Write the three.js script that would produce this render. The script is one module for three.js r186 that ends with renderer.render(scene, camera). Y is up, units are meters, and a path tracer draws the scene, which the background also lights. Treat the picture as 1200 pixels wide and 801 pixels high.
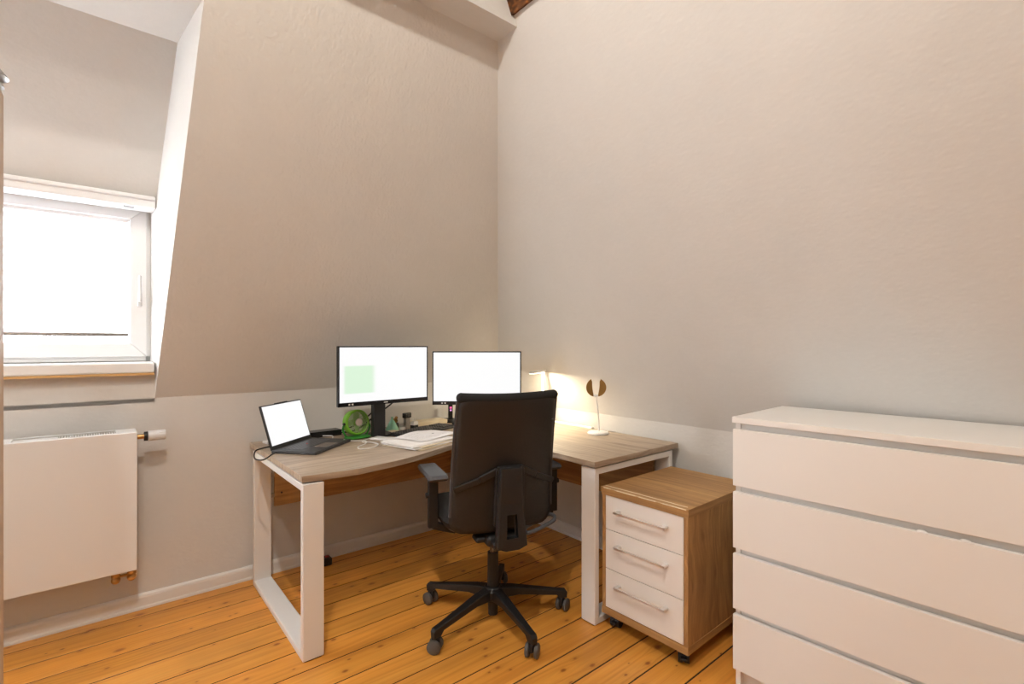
import * as THREE from 'three';
import { RoundedBoxGeometry } from 'three/addons/geometries/RoundedBoxGeometry.js';
import { mergeGeometries, toCreasedNormals } from 'three/addons/utils/BufferGeometryUtils.js';
import { RectAreaLightUniformsLib } from 'three/addons/lights/RectAreaLightUniformsLib.js';

// ---------------------------------------------------------------- camera, sky, exposure
RectAreaLightUniformsLib.init();
const scene = new THREE.Scene();
const renderer = new THREE.WebGLRenderer({ antialias: true });
renderer.toneMapping = THREE.LinearToneMapping;
renderer.toneMappingExposure = 1.2;
renderer.shadowMap.enabled = true;

const EYE = [-2.371, 1.265, 2.968];
const camera = new THREE.PerspectiveCamera(2 * Math.atan(400.5 / 580) * 180 / Math.PI, 1200 / 801, 0.05, 60);
camera.position.set(...EYE);
camera.lookAt(EYE[0] + 0.63909, EYE[1], EYE[2] - 0.76913);
camera.setViewOffset(1200, 801, 0, -3.5, 1200, 801);
scene.add(camera);

const SKY = 20;
scene.background = new THREE.Color().setRGB(0.93 * SKY, 0.98 * SKY, 1.05 * SKY);   // bright overcast sky outside the dormer window

const LAMP_COLOUR = new THREE.Color().setRGB(1, 0.93, 0.83);
const LAMP_POWER = [9.6, 5.8];

// ---------------------------------------------------------------- helpers
let seed = 7;
const rnd = () => { seed = (seed * 1664525 + 1013904223) >>> 0; return seed / 4294967296; };
const rr = (a, b) => a + (b - a) * rnd();
const counts = {};
const numbered = (n) => { const c = counts[n] = (counts[n] ?? -1) + 1; return c ? n + '_' + String(c).padStart(3, '0') : n; };
const shade = (m) => { m.castShadow = true; m.receiveShadow = true; return m; };
function thing(name, label, category, pos = [0, 0, 0], turn = 0, group) {
  const o = new THREE.Group(); o.name = numbered(name); o.position.set(...pos); o.rotation.y = turn;
  o.userData = { label, category }; if (group) o.userData.group = group;
  scene.add(o); return o;
}
const merged = (g) => {
  if (!Array.isArray(g)) return g;
  if (g.length === 1) return g[0];
  return mergeGeometries(g.map((x) => { const y = x.index ? x.toNonIndexed() : x.clone(); for (const k of Object.keys(y.attributes)) if (!['position', 'normal', 'uv'].includes(k)) y.deleteAttribute(k); return y; }));
};
function part(name, geo, mat, parent, label, kind) {
  const m = shade(new THREE.Mesh(merged(geo), mat)); m.name = name;
  if (label) m.userData.label = label; if (kind) m.userData.kind = kind;
  parent.add(m); return m;
}
function single(name, label, category, geo, mat, pos = [0, 0, 0], turn = 0, group) {
  const m = shade(new THREE.Mesh(merged(geo), mat)); m.name = numbered(name); m.position.set(...pos); m.rotation.y = turn;
  m.userData = { label, category }; if (group) m.userData.group = group;
  scene.add(m); return m;
}
function struct(name, geo, mat, label, parent) {
  const m = shade(new THREE.Mesh(merged(geo), mat)); m.name = name; m.userData = { kind: 'structure' };
  if (label) m.userData.label = label;
  (parent ?? scene).add(m); return m;
}
function settle(g, x, y, z) {               // things modelled in room coordinates: move the origin to the base
  g.position.set(x, y, z); for (const c of g.children) c.position.sub(g.position);
}
// geometry
const T = (g, x, y, z) => g.translate(x, y, z);
const box = (x0, x1, y0, y1, z0, z1) => T(new THREE.BoxGeometry(x1 - x0, y1 - y0, z1 - z0), (x0 + x1) / 2, (y0 + y1) / 2, (z0 + z1) / 2);
const rbox = (x0, x1, y0, y1, z0, z1, r = 0.002, seg = 2) => T(new RoundedBoxGeometry(x1 - x0, y1 - y0, z1 - z0, seg, Math.min(r, (x1 - x0) / 2.02, (y1 - y0) / 2.02, (z1 - z0) / 2.02)), (x0 + x1) / 2, (y0 + y1) / 2, (z0 + z1) / 2);
const cyl = (r0, r1, h, x, y, z, n = 24) => T(new THREE.CylinderGeometry(r1, r0, h, n), x, y + h / 2, z);   // r0 at the bottom
const lathe = (pts, n = 32) => toCreasedNormals(new THREE.LatheGeometry(pts.map(([r, y]) => new THREE.Vector2(r, y)), n), 0.6);
const tube = (pts, r, n = 40, closed = false, rad = 8) => new THREE.TubeGeometry(new THREE.CatmullRomCurve3(pts.map((p) => new THREE.Vector3(...p)), closed), n, r, rad, closed);
function bar(a, b, w, h, up = [0, 1, 0], r = 0.004) {   // a rounded bar from a to b, w across, h along up
  const A = new THREE.Vector3(...a), B = new THREE.Vector3(...b), d = B.clone().sub(A), L = d.length(); d.normalize();
  const x = new THREE.Vector3(...up).cross(d).normalize(), y = d.clone().cross(x);
  const g = new RoundedBoxGeometry(w, h, L, 2, Math.min(r, w / 2.02, h / 2.02));
  return g.applyMatrix4(new THREE.Matrix4().makeBasis(x, y, d).setPosition(A.add(B).multiplyScalar(0.5)));
}
function uvBy(geo, grain, scale, off = [0, 0]) {    // planar texture coordinates in metres, the grain along one axis
  const g = geo.index ? geo.toNonIndexed() : geo, p = g.attributes.position, n = g.attributes.normal, uv = new Float32Array(p.count * 2);
  for (let i = 0; i < p.count; i++) {
    const P = [p.getX(i), p.getY(i), p.getZ(i)], N = [Math.abs(n.getX(i)), Math.abs(n.getY(i)), Math.abs(n.getZ(i))];
    const k = N.indexOf(Math.max(...N)); let axes = [0, 1, 2].filter((a) => a !== k);
    if (axes[1] === grain) axes.reverse();
    uv[2 * i] = P[axes[0]] / scale[0] + off[0]; uv[2 * i + 1] = P[axes[1]] / scale[1] + off[1] + k * 0.37;
  }
  g.setAttribute('uv', new THREE.BufferAttribute(uv, 2)); return g;
}
function slab(pts, thick, uvScale = 2) {            // a flat polygon (seen face first) thickened away from its front
  const P = pts.map((p) => new THREE.Vector3(...p)), n = new THREE.Vector3();
  for (let i = 1; i < P.length - 1; i++) n.add(P[i].clone().sub(P[0]).cross(P[i + 1].clone().sub(P[0])));
  n.normalize();
  const u = P[1].clone().sub(P[0]).normalize(), v = n.clone().cross(u), pos = [], uv = [];
  const B = P.map((p) => p.clone().addScaledVector(n, -thick));
  const put = (...q) => q.forEach((p) => { pos.push(p.x, p.y, p.z); uv.push(p.dot(u) / uvScale, p.dot(v) / uvScale); });
  for (let i = 1; i < P.length - 1; i++) { put(P[0], P[i], P[i + 1]); put(B[0], B[i + 1], B[i]); }
  for (let i = 0; i < P.length; i++) { const j = (i + 1) % P.length; put(P[i], B[i], B[j]); put(P[i], B[j], P[j]); }
  const g = new THREE.BufferGeometry(); g.setAttribute('position', new THREE.Float32BufferAttribute(pos, 3)); g.setAttribute('uv', new THREE.Float32BufferAttribute(uv, 2));
  g.computeVertexNormals(); return g;
}
// a padded panel with rounded corners: w by h, depth profile d(m), bent by f(x, y)
function pad(w, h, r, thick, bend = () => 0, n = 20, edge = 3, taper = 0) {
  const pos = [], idx = [];
  const rim = (a) => { // boundary point of the rounded rectangle in direction of square point a
    const [s, t] = a, W = w / 2, Hh = h / 2; let x = s * W, y = t * Hh;
    const cx = W - r, cy = Hh - r;
    if (Math.abs(x) > cx && Math.abs(y) > cy) {
      let dx = Math.abs(x) - cx, dy = Math.abs(y) - cy; const l = Math.hypot(dx, dy) || 1;
      const m = Math.max(dx, dy) / l; dx *= m; dy *= m; x = Math.sign(x) * (cx + dx); y = Math.sign(y) * (cy + dy);
    }
    return [x, y];
  };
  const N = n + 1;
  for (const side of [1, -1]) for (let j = 0; j <= n; j++) for (let i = 0; i <= n; i++) {
    let s = -1 + 2 * i / n, t = -1 + 2 * j / n; s = Math.sin(s * Math.PI / 2) * 0.35 + s * 0.65; t = Math.sin(t * Math.PI / 2) * 0.35 + t * 0.65;
    const m = Math.max(Math.abs(s), Math.abs(t)); let x = 0, y = 0;
    if (m > 1e-6) { const b = rim([s / m, t / m]); x = b[0] * m; y = b[1] * m; }
    x *= 1 + taper * (y / h);
    const z = side * thick / 2 * Math.pow(Math.max(0, 1 - Math.pow(m, edge * 2)), 1 / edge);
    pos.push(x, y, z + bend(x, y));
  }
  const o = N * N;
  for (let j = 0; j < n; j++) for (let i = 0; i < n; i++) {
    const a = j * N + i, b = a + 1, c = a + N, d = c + 1;
    idx.push(a, b, d, a, d, c, o + a, o + d, o + b, o + a, o + c, o + d);
  }
  const g = new THREE.BufferGeometry(); g.setAttribute('position', new THREE.Float32BufferAttribute(pos, 3)); g.setIndex(idx);
  g.setAttribute('uv', new THREE.Float32BufferAttribute(pos.reduce((a, v, i) => (i % 3 === 2 ? a : (a.push(v * 2), a)), []), 2));
  g.computeVertexNormals(); return g;
}
function extrude(shape, depth, bevel = 0.002, curve = 12) {
  return new THREE.ExtrudeGeometry(shape, { depth: depth - 2 * bevel, bevelEnabled: bevel > 0, bevelThickness: bevel, bevelSize: bevel, bevelOffset: -bevel, bevelSegments: 2, curveSegments: curve }).translate(0, 0, bevel);
}
const shapeOf = (pts) => new THREE.Shape(pts.map(([x, y]) => new THREE.Vector2(x, y)));

// ---------------------------------------------------------------- textures
function hash(x, y, s) { let h = (x * 374761393 + y * 668265263 + s * 974634777) | 0; h = Math.imul(h ^ (h >>> 13), 1274126177); return ((h ^ (h >>> 16)) >>> 0) / 4294967296; }
function vnoise(x, y, px, py, s) {            // tiling value noise, px by py cells
  const xi = Math.floor(x), yi = Math.floor(y), fx = x - xi, fy = y - yi, w = (n, p) => ((n % p) + p) % p;
  const u = fx * fx * (3 - 2 * fx), v = fy * fy * (3 - 2 * fy), X0 = w(xi, px), X1 = w(xi + 1, px), Y0 = w(yi, py), Y1 = w(yi + 1, py);
  const a = hash(X0, Y0, s), b = hash(X1, Y0, s), c = hash(X0, Y1, s), d = hash(X1, Y1, s);
  return a + (b - a) * u + (c - a) * v + (a - b - c + d) * u * v;
}
function tex(w, h, f, srgb) {
  const d = new Uint8Array(w * h * 4);
  for (let y = 0; y < h; y++) for (let x = 0; x < w; x++) { const c = f(x / w, y / h), i = 4 * (y * w + x); for (let k = 0; k < 3; k++) d[i + k] = Math.max(0, Math.min(255, c[k] ?? c[0])); d[i + 3] = 255; }
  const t = new THREE.DataTexture(d, w, h); t.wrapS = t.wrapT = THREE.RepeatWrapping; t.magFilter = THREE.LinearFilter; t.minFilter = THREE.LinearMipmapLinearFilter; t.generateMipmaps = true;
  if (srgb) t.colorSpace = THREE.SRGBColorSpace; t.needsUpdate = true; return t;
}
// trowelled, brushed plaster: relief only
const plasterBump = tex(1024, 1024, (u, v) => {
  const wob = vnoise(u * 6, v * 6, 6, 6, 3) * 1.4;
  let h = 0.3 * vnoise(u * 14, v * 14, 14, 14, 1) + 0.3 * vnoise(u * 44 + wob, v * 80, 44, 80, 2) + 0.34 * vnoise(u * 110, v * 210 + wob, 110, 210, 4) + 0.2 * vnoise(u * 300, v * 300, 300, 300, 5);
  const lump = vnoise(u * 60, v * 60, 60, 60, 9); if (lump > 0.93) h += (lump - 0.93) * 3;
  return [h * 150];
});
const plasterTone = tex(512, 512, (u, v) => { const n = vnoise(u * 5, v * 5, 5, 5, 21) * 0.5 + vnoise(u * 24, v * 24, 24, 24, 22) * 0.3 + vnoise(u * 130, v * 130, 130, 130, 23) * 0.2; const k = 247 + 8 * n; return [k, k, k]; }, true);
// knotty pine, 3.2 m by 1.6 m, grain along u
const knots = []; for (let i = 0; i < 185; i++) knots.push([rnd() * 3.2, rnd() * 1.6, rr(0.002, 0.007) * (rnd() < 0.15 ? 1.5 : 1), rnd()]);
const kgrid = {}; knots.forEach((k) => { for (let a = -1; a <= 1; a++) for (let b = -1; b <= 1; b++) { const key = ((Math.floor(k[0] / 0.2) + a + 16) % 16) + ',' + ((Math.floor(k[1] / 0.2) + b + 8) % 8); (kgrid[key] ??= []).push(k); } });
const pineMap = tex(2048, 1024, (u, v) => {
  const X = u * 3.2, Z = v * 1.6; let off = 0, kd = 0, halo = 0, red = 0;
  for (const k of kgrid[Math.floor(X / 0.2) % 16 + ',' + Math.floor(Z / 0.2) % 8] ?? []) {
    let dx = X - k[0], dz = Z - k[1]; if (dx > 1.6) dx -= 3.2; if (dx < -1.6) dx += 3.2; if (dz > 0.8) dz -= 1.6; if (dz < -0.8) dz += 1.6;
    const e = Math.hypot(dx * 0.62, dz) / k[2], fl = Math.exp(-(dx * dx) / (k[2] * k[2] * 40)) * Math.exp(-(dz * dz) / (k[2] * k[2] * 14));
    off += Math.sign(dz) * fl * k[2] * 1.3; halo = Math.max(halo, Math.exp(-e * e * 0.16) * 0.8);
    if (e < 1.5) { kd = Math.max(kd, Math.min(1, 1.5 - e) * (0.55 + 0.45 * k[3])); } red = Math.max(red, Math.exp(-e * e * 0.7));
  }
  const zz = Z - off, warp = (vnoise(u * 9, v * 5, 9, 5, 31) - 0.5) * 0.035;
  const g1 = vnoise(u * 5, (zz + warp) / 1.6 * 170, 5, 170, 32), g2 = vnoise(u * 26, zz / 1.6 * 420, 26, 420, 33), tone = vnoise(u * 7, v * 12, 7, 12, 34), blot = vnoise(u * 34, v * 26, 34, 26, 35);
  let k = 0.90 + 0.10 * tone - 0.08 * g1 * g1 - 0.05 * g2 + 0.06 * blot; k -= halo * 0.08;
  let c = [233 * k, 164 * k * (1 - 0.06 * g1) * (1 - red * 0.08), 74 * k * (1 - 0.16 * g1) * (1 - red * 0.2)];
  return [c[0] * (1 - kd) + 142 * kd, c[1] * (1 - kd) + 76 * kd, c[2] * (1 - kd) + 28 * kd];
}, true);
// sawn oak decor, 1.6 m by 0.8 m, grain along u
const oakFn = (base, dark, k0) => tex(1024, 1024, (u, v) => {
  const warp = (vnoise(u * 4, v * 3, 4, 3, 41 + k0) - 0.5) * 0.09 + (vnoise(u * 14, v * 9, 14, 9, 42 + k0) - 0.5) * 0.02;
  const w = v + warp, band = vnoise(u * 2, w * 13, 2, 13, 43 + k0), g1 = vnoise(u * 6, w * 70, 6, 70, 44 + k0), g2 = vnoise(u * 18, w * 240, 18, 240, 45 + k0), saw = vnoise(u * 190, v * 22, 190, 22, 46 + k0), crack = vnoise(u * 9, w * 36, 9, 36, 47 + k0);
  let t = 0.28 * band + 0.32 * g1 + 0.2 * g2 + 0.04 * saw; if (crack > 0.8) t += (crack - 0.8) * 1.6;
  t = Math.min(1, Math.max(0, t * 1.05));
  return base.map((b, i) => b + (dark[i] - b) * t);
}, true);
const oakMap = oakFn([210, 195, 174], [128, 108, 88], 0);
const oakDarkMap = oakFn([206, 168, 118], [120, 84, 50], 20);
const timberMap = tex(512, 256, (u, v) => { const g = vnoise(u * 4, v * 40, 4, 40, 61), b = vnoise(u * 16, v * 14, 16, 14, 62), s = vnoise(u * 40, v * 60, 40, 60, 63), k = 0.35 + 0.75 * g * b + 0.5 * s * s; return [150 * k, 92 * k, 42 * k]; }, true);
const fabricBump = tex(256, 256, (u, v) => [128 + 60 * Math.sin(u * 2 * Math.PI * 64) * Math.sin(v * 2 * Math.PI * 64) + 60 * (hash(Math.floor(u * 256), Math.floor(v * 256), 5) - 0.5)]);
const speckBump = tex(256, 256, (u, v) => [255 * vnoise(u * 128, v * 128, 128, 128, 71)]);

// ---------------------------------------------------------------- materials
const lin = (r, g, b) => new THREE.Color().setRGB(r, g, b);
const M = (o) => new THREE.MeshStandardMaterial({ roughness: 0.6, ...o });
const PH = (o) => new THREE.MeshPhysicalMaterial({ roughness: 0.6, ...o });
const PAINT = lin(0.70, 0.68, 0.65);                 // one off-white emulsion on every plastered surface
const wallPaint = (relief) => M({ color: PAINT, map: plasterTone, bumpMap: plasterBump, bumpScale: relief, roughness: 0.92 });
const plasterRough = wallPaint(0.005), plaster = wallPaint(0.0022), plasterSmooth = wallPaint(0.0015);
const whitePaint = M({ color: lin(0.80, 0.785, 0.755), roughness: 0.42 });
const upvc = M({ color: lin(0.86, 0.865, 0.87), roughness: 0.3 });
const enamel = M({ color: lin(0.82, 0.82, 0.815), roughness: 0.35 });
const pineMats = [[1, 1, 1], [0.95, 0.93, 0.88], [1.0, 0.96, 0.92], [0.92, 0.9, 0.86]].map((c) => M({ color: lin(...c), map: pineMap, roughness: 0.42 }));
const subfloor = M({ color: lin(0.03, 0.018, 0.01), roughness: 0.95 });
const oak = M({ color: lin(1, 0.98, 0.97), map: oakMap, roughness: 0.45 });
const oakPed = M({ color: lin(1.0, 0.94, 0.78), map: oakDarkMap, roughness: 0.5 });
const rawWood = M({ color: lin(0.60, 0.37, 0.15), roughness: 0.7 });
const steelWhite = M({ color: lin(0.80, 0.785, 0.76), roughness: 0.38 });
const laminate = M({ color: lin(0.86, 0.84, 0.81), roughness: 0.4 });
const laminateGrey = M({ color: lin(0.74, 0.75, 0.745), roughness: 0.45 });
const glossDrawer = PH({ color: lin(0.82, 0.79, 0.75), roughness: 0.28, clearcoat: 0.3, clearcoatRoughness: 0.15 });
const chrome = M({ color: lin(0.80, 0.80, 0.80), metalness: 0.9, roughness: 0.28 });
const greyMetal = M({ color: lin(0.45, 0.45, 0.45), metalness: 1, roughness: 0.35 });
const brass = M({ color: lin(0.55, 0.34, 0.14), metalness: 1, roughness: 0.35 });
const blackPlastic = M({ color: lin(0.011, 0.011, 0.012), roughness: 0.45 });
const blackGloss = M({ color: lin(0.012, 0.012, 0.014), roughness: 0.25 });
const darkShell = M({ color: lin(0.013, 0.0105, 0.009), roughness: 0.5, bumpMap: speckBump, bumpScale: 0.0004 });
const darkFabric = M({ color: lin(0.014, 0.0135, 0.014), roughness: 0.95, bumpMap: fabricBump, bumpScale: 0.0012 });
const armGrey = M({ color: lin(0.075, 0.08, 0.09), roughness: 0.55 });
const casterGrey = M({ color: lin(0.09, 0.085, 0.08), roughness: 0.5 });
const greenPlastic = M({ color: lin(0.24, 0.58, 0.045), roughness: 0.35 });
const greenDark = M({ color: lin(0.03, 0.26, 0.03), roughness: 0.4 });
const greenBlade = M({ color: lin(0.42, 0.60, 0.26), roughness: 0.4 });
const mint = M({ color: lin(0.30, 0.62, 0.45), roughness: 0.45 });
const whitePlastic = M({ color: lin(0.82, 0.81, 0.79), roughness: 0.4 });
const pinkWhite = M({ color: lin(0.78, 0.66, 0.62), roughness: 0.5 });
const paperMat = M({ color: lin(0.84, 0.81, 0.78), roughness: 0.9 });
const paperCream = M({ color: lin(0.78, 0.68, 0.50), roughness: 0.9 });
const amber = M({ color: lin(0.27, 0.14, 0.03), metalness: 0.2, roughness: 0.35 });
const panelBeige = M({ color: lin(0.62, 0.47, 0.34), roughness: 0.5 });
const timberMat = M({ map: timberMap, bumpMap: timberMap, bumpScale: 0.006, roughness: 0.9 });

// ---------------------------------------------------------------- the room
const S1 = Math.tan(61 * Math.PI / 180), S2 = Math.tan(66.5 * Math.PI / 180), KL = 1.007, KR = 0.835, XR = 0.03, TOP = 3.78, DC = 2.545, XW = -4.1, ZB = 8.0;
const zL = (y) => (y - KL) / S1, xR = (y) => XR - (y - KR) / S2;
const cheekX = (z) => -2.168 + 0.105 * z;

const floor = struct('floor', box(XW - 0.1, 0.2, -0.12, -0.024, -0.3, ZB + 0.1), subfloor, 'honey coloured knotty pine floorboards');
{
  const seams = [-0.02, 0.086, 0.24, 0.385, 0.537, 0.692, 0.828, 0.977, 1.121, 1.261, 1.405, 1.549, 1.688, 1.824, 1.959];
  while (seams[seams.length - 1] < ZB) seams.push(seams[seams.length - 1] + rr(0.134, 0.15));
  const gap = 0.0032, ch = 0.0014;
  for (let i = 0; i < seams.length - 1; i++) {
    const z0 = seams[i] + gap, z1 = seams[i + 1] - gap, top = rr(-0.0004, 0.0004);
    const sh = shapeOf([[z0, -0.024], [z1, -0.024], [z1, top - ch], [z1 - ch, top], [z0 + ch, top], [z0, top - ch]]);
    const g = new THREE.ExtrudeGeometry(sh, { depth: 0.12 - XW, bevelEnabled: false }).rotateY(-Math.PI / 2).scale(1, 1, 1);
    // rotateY(-90): shape x -> +z, extrusion z -> -x
    g.translate(0.1, 0, 0);
    if (i) part('joint', box(XW, 0.1, -0.0238, -0.0016, seams[i] - gap + 0.0002, seams[i] + gap - 0.0002), subfloor, floor, 'dark dirt-filled joint between boards');
    part('floorboard', uvBy(g, 0, [3.2, 1.6], [rnd(), rnd()]), pineMats[i % 4], floor);
  }
}
const wallLeft = struct('wall_left', [slab([[XW, -0.1, 0], [0.2, -0.1, 0], [0.2, KL, 0], [XW, KL, 0]], 0.28), slab([[XW, KL - 0.02, 0], [cheekX(0), KL - 0.02, 0], [cheekX(0), 1.128, 0], [XW, 1.128, 0]], 0.28)], plasterSmooth, 'pale plastered knee wall under the roof slope and window');
struct('wall_left_slope', [
  slab([[cheekX(zL(DC)) + 0.004, DC, zL(DC)], [cheekX(0) + 0.004, KL, 0], [0.3, KL, 0], [0.3, TOP, zL(TOP)], [cheekX(zL(DC)) + 0.004, TOP, zL(TOP)]], 0.14),
  slab([[XW, DC, zL(DC)], [cheekX(zL(DC)) + 0.006, DC, zL(DC)], [cheekX(zL(DC)) + 0.006, TOP, zL(TOP)], [XW, TOP, zL(TOP)]], 0.14)], plasterRough, 'sloping roughly plastered wall rising behind the monitors');
struct('wall_dormer_cheek', slab([[cheekX(-0.28), KL, -0.28], [cheekX(0), KL, 0], [cheekX(zL(DC)), DC, zL(DC)], [cheekX(0.4), DC + 0.06, 0.4], [cheekX(-0.28), DC + 0.06, -0.28]], 0.1), plasterSmooth, 'white side wall of the dormer window recess');
const HZ = 0.03, HY = 1.97, CZ = 0.449;
struct('wall_dormer_slope', slab([[XW, HY, HZ], [-2.0, HY, HZ], [-2.0, DC, CZ], [XW, DC, CZ]], 0.12), plasterSmooth, 'white sloping surface above the window');
struct('wall_dormer_head', box(XW, -2.05, 1.965, 2.4, -0.28, HZ - 0.004), plasterSmooth, 'white lintel above the window');
struct('ceiling_dormer', slab([[XW, DC, CZ - 0.05], [cheekX(CZ) + 0.01, DC, CZ - 0.05], [cheekX(zL(DC)) + 0.003, DC, zL(DC) - 0.001], [XW, DC, zL(DC) - 0.001]], 0.12), plasterSmooth, 'white flat ceiling of the dormer recess');
struct('trim_1', box(XW, -0.6, 2.8, TOP + 0.05, 0.9, 1.145), plasterSmooth, 'pale plastered boxed beam high along the left slope');
struct('wall_right', slab([[XR, -0.1, -0.3], [XR, -0.1, ZB], [XR, KR, ZB], [XR, KR, -0.3]], 0.25), plasterSmooth, 'low white knee wall behind desk return and chest');
struct('wall_right_slope', slab([[XR, KR, -0.4], [XR, KR, ZB], [xR(TOP), TOP, ZB], [xR(TOP), TOP, -0.4]], 0.14), plaster, 'large sloping plastered wall on the right');
struct('ceiling', box(XW - 0.1, 0.2, TOP, TOP + 0.12, 0.9, ZB + 0.1), plasterSmooth, 'flat white ceiling');
struct('wall_back', box(XW - 0.1, 0.2, -0.1, TOP + 0.1, ZB, ZB + 0.12), plasterSmooth, 'off-white wall at the far side of the room');
const G = { y0: 1.15, y1: 2.2, z0: -0.03, z1: 0.5 };   // side window of the dormer, out of frame: it whitens the dormer recess
struct('wall_gable', [box(XW - 0.2, XW, -0.1, G.y0, -0.3, ZB + 0.1), box(XW - 0.2, XW, G.y1, TOP + 0.1, -0.3, ZB + 0.1), box(XW - 0.2, XW, G.y0, G.y1, -0.3, G.z0), box(XW - 0.2, XW, G.y0, G.y1, G.z1, ZB + 0.1)], plasterSmooth, 'white gable wall beside the dormer');
{
  const w = new THREE.Group(); w.name = 'window_2'; w.userData = { kind: 'structure', label: 'white side window at the far end of the dormer' }; scene.add(w);
  const x0 = XW - 0.15, x1 = XW - 0.08, t = 0.07;
  part('window_frame', [rbox(x0, x1, G.y0, G.y0 + t, G.z0, G.z1, 0.004), rbox(x0, x1, G.y1 - t, G.y1, G.z0, G.z1, 0.004), rbox(x0, x1, G.y0, G.y1, G.z0, G.z0 + t, 0.004), rbox(x0, x1, G.y0, G.y1, G.z1 - t, G.z1, 0.004)], upvc, w);
  part('pane', box(XW - 0.117, XW - 0.113, G.y0 + t - 0.01, G.y1 - t + 0.01, G.z0 + t - 0.01, G.z1 - t + 0.01), PH({ color: 0xffffff, transmission: 1, roughness: 0, thickness: 0, ior: 1.45 }), w, 'clear glass pane');
}
{ // exposed roof timber on the right slope
  const n = new THREE.Vector3(-Math.sin(66.5 * Math.PI / 180), -Math.cos(66.5 * Math.PI / 180), 0), q = (y, z) => { const p = new THREE.Vector3(xR(y), y, z).addScaledVector(n, 0.018); return [p.x, p.y, p.z]; };
  struct('trim_2', slab([q(2.847, 1.1), q(2.847, ZB), q(3.09, ZB), q(3.09, 1.1)], 0.05, 0.7), timberMat, 'rough brown exposed roof timber');
}
const skirt = (pts) => { const s = shapeOf(pts); return s; };
{
  const prof = [[0, -0.02], [0.017, -0.02], [0.017, 0.01], [0.014, 0.016], [0.014, 0.056], [0.011, 0.066], [0.004, 0.073], [0, 0.073]];
  const gL = new THREE.ExtrudeGeometry(shapeOf(prof.map(([d, y]) => [-d, y])), { depth: 0.1 - XW, bevelEnabled: false }).rotateY(Math.PI / 2).translate(XW, 0, 0);
  struct('baseboard_left', gL, whitePaint, 'white painted skirting board under the radiator and desk');
  const gR = new THREE.ExtrudeGeometry(shapeOf(prof.map(([d, y]) => [XR - d, y])), { depth: ZB, bevelEnabled: false });
  struct('baseboard_right', gR, whitePaint, 'white painted skirting board along the right wall');
}
// ---------------------------------------------------------------- window
{
  const w = new THREE.Group(); w.name = 'window_1'; w.userData = { kind: 'structure', label: 'white plastic casement window glowing with daylight' }; scene.add(w);
  const X0 = -3.62, X1 = -2.172, Y0 = 1.186, Y1 = 1.968, Z0 = -0.2, Z1 = -0.105;
  part('window_frame', [rbox(X1 - 0.03, X1 + 0.01, Y0, Y1, Z0, Z1, 0.004), rbox(X0, X0 + 0.04, Y0, Y1, Z0, Z1, 0.004), rbox(X0, X1, Y0, Y0 + 0.028, Z0, Z1, 0.004), rbox(X0, X1, Y1 - 0.03, Y1, Z0, Z1, 0.004)], upvc, w);
  const a0 = X0 + 0.03, a1 = X1 - 0.022, b0 = Y0 + 0.022, b1 = Y1 - 0.022, rw = 0.066, zf = -0.09;
  const mitre = (pts) => extrude(shapeOf(pts), 0.06, 0.004).translate(0, 0, zf - 0.06);
  part('sash', [
    mitre([[a1, b0], [a1, b1], [a1 - rw, b1 - rw], [a1 - rw, b0 + rw]]), mitre([[a0, b0], [a0 + rw, b0 + rw], [a0 + rw, b1 - rw], [a0, b1]]),
    mitre([[a0, b0], [a1, b0], [a1 - rw, b0 + rw], [a0 + rw, b0 + rw]]), mitre([[a0, b1], [a0 + rw, b1 - rw], [a1 - rw, b1 - rw], [a1, b1]])], upvc, w);
  part('gasket', [box(a1 - rw - 0.004, a1 - rw + 0.002, b0 + rw, b1 - rw, -0.135, -0.108), box(a0 + rw, a1 - rw, b0 + rw - 0.002, b0 + rw + 0.003, -0.135, -0.108)], greyMetal, w, 'grey glazing seal');
  part('pane', box(a0 + rw - 0.01, a1 - rw + 0.01, b0 + rw - 0.01, b1 - rw + 0.01, -0.152, -0.148), PH({ color: 0xffffff, transmission: 1, roughness: 0, thickness: 0, ior: 1.45 }), w, 'clear glass pane');
  const hd = part('handle', [rbox(-2.232, -2.214, 1.455, 1.52, -0.09, -0.078, 0.004), rbox(-2.2285, -2.2175, 1.475, 1.605, -0.066, -0.052, 0.005), rbox(-2.2275, -2.2185, 1.478, 1.5, -0.08, -0.055, 0.004)], M({ color: lin(0.7, 0.7, 0.7), roughness: 0.35 }), w, 'small white window handle');
  // masonry above and beside the frame outside the sash so that daylight enters only through the glass
  struct('wall_window_side', [box(XW - 0.1, X0 + 0.005, 1.1, 2.1, -0.28, -0.11), box(X0 - 0.1, -2.05, 1.0, Y0 + 0.004, -0.28, -0.16)], plasterSmooth, 'white reveal beside the window');
}
{ // window board
  const g = thing('window_sill', 'white window board with a bare wood edge under the window', 'window sill', [-3.1, 1.128, 0]);
  part('board', rbox(XW + 3.1, -2.1725 + 3.1, 0.004, 0.055, -0.2, 0.052, 0.009, 3), M({ color: lin(0.84, 0.835, 0.82), roughness: 0.3 }), g);
  part('wood_strip', box(XW + 3.1, -2.174 + 3.1, -0.006, 0.006, -0.01, 0.047), rawWood, g, 'bare wood strip under the board');
}
{ // blind rail above the window
  const g = thing('curtain_rail', 'white curtain rail fixed above the window', 'curtain rail', [-3.1, 1.92, 0]);
  part('rail', [rbox(XW + 3.1, -2.1675 + 3.1, 0.0, 0.048, -0.07, 0.045, 0.006), rbox(XW + 3.1, -2.169 + 3.1, 0.034, 0.054, 0.03, 0.058, 0.008)], upvc, g);
  part('stop', rbox(-2.46 + 3.1 + 0.17, -2.42 + 3.1 + 0.17, -0.006, 0.001, 0.0, 0.02, 0.002), greyMetal, g, 'small grey end stop');
}
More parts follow.
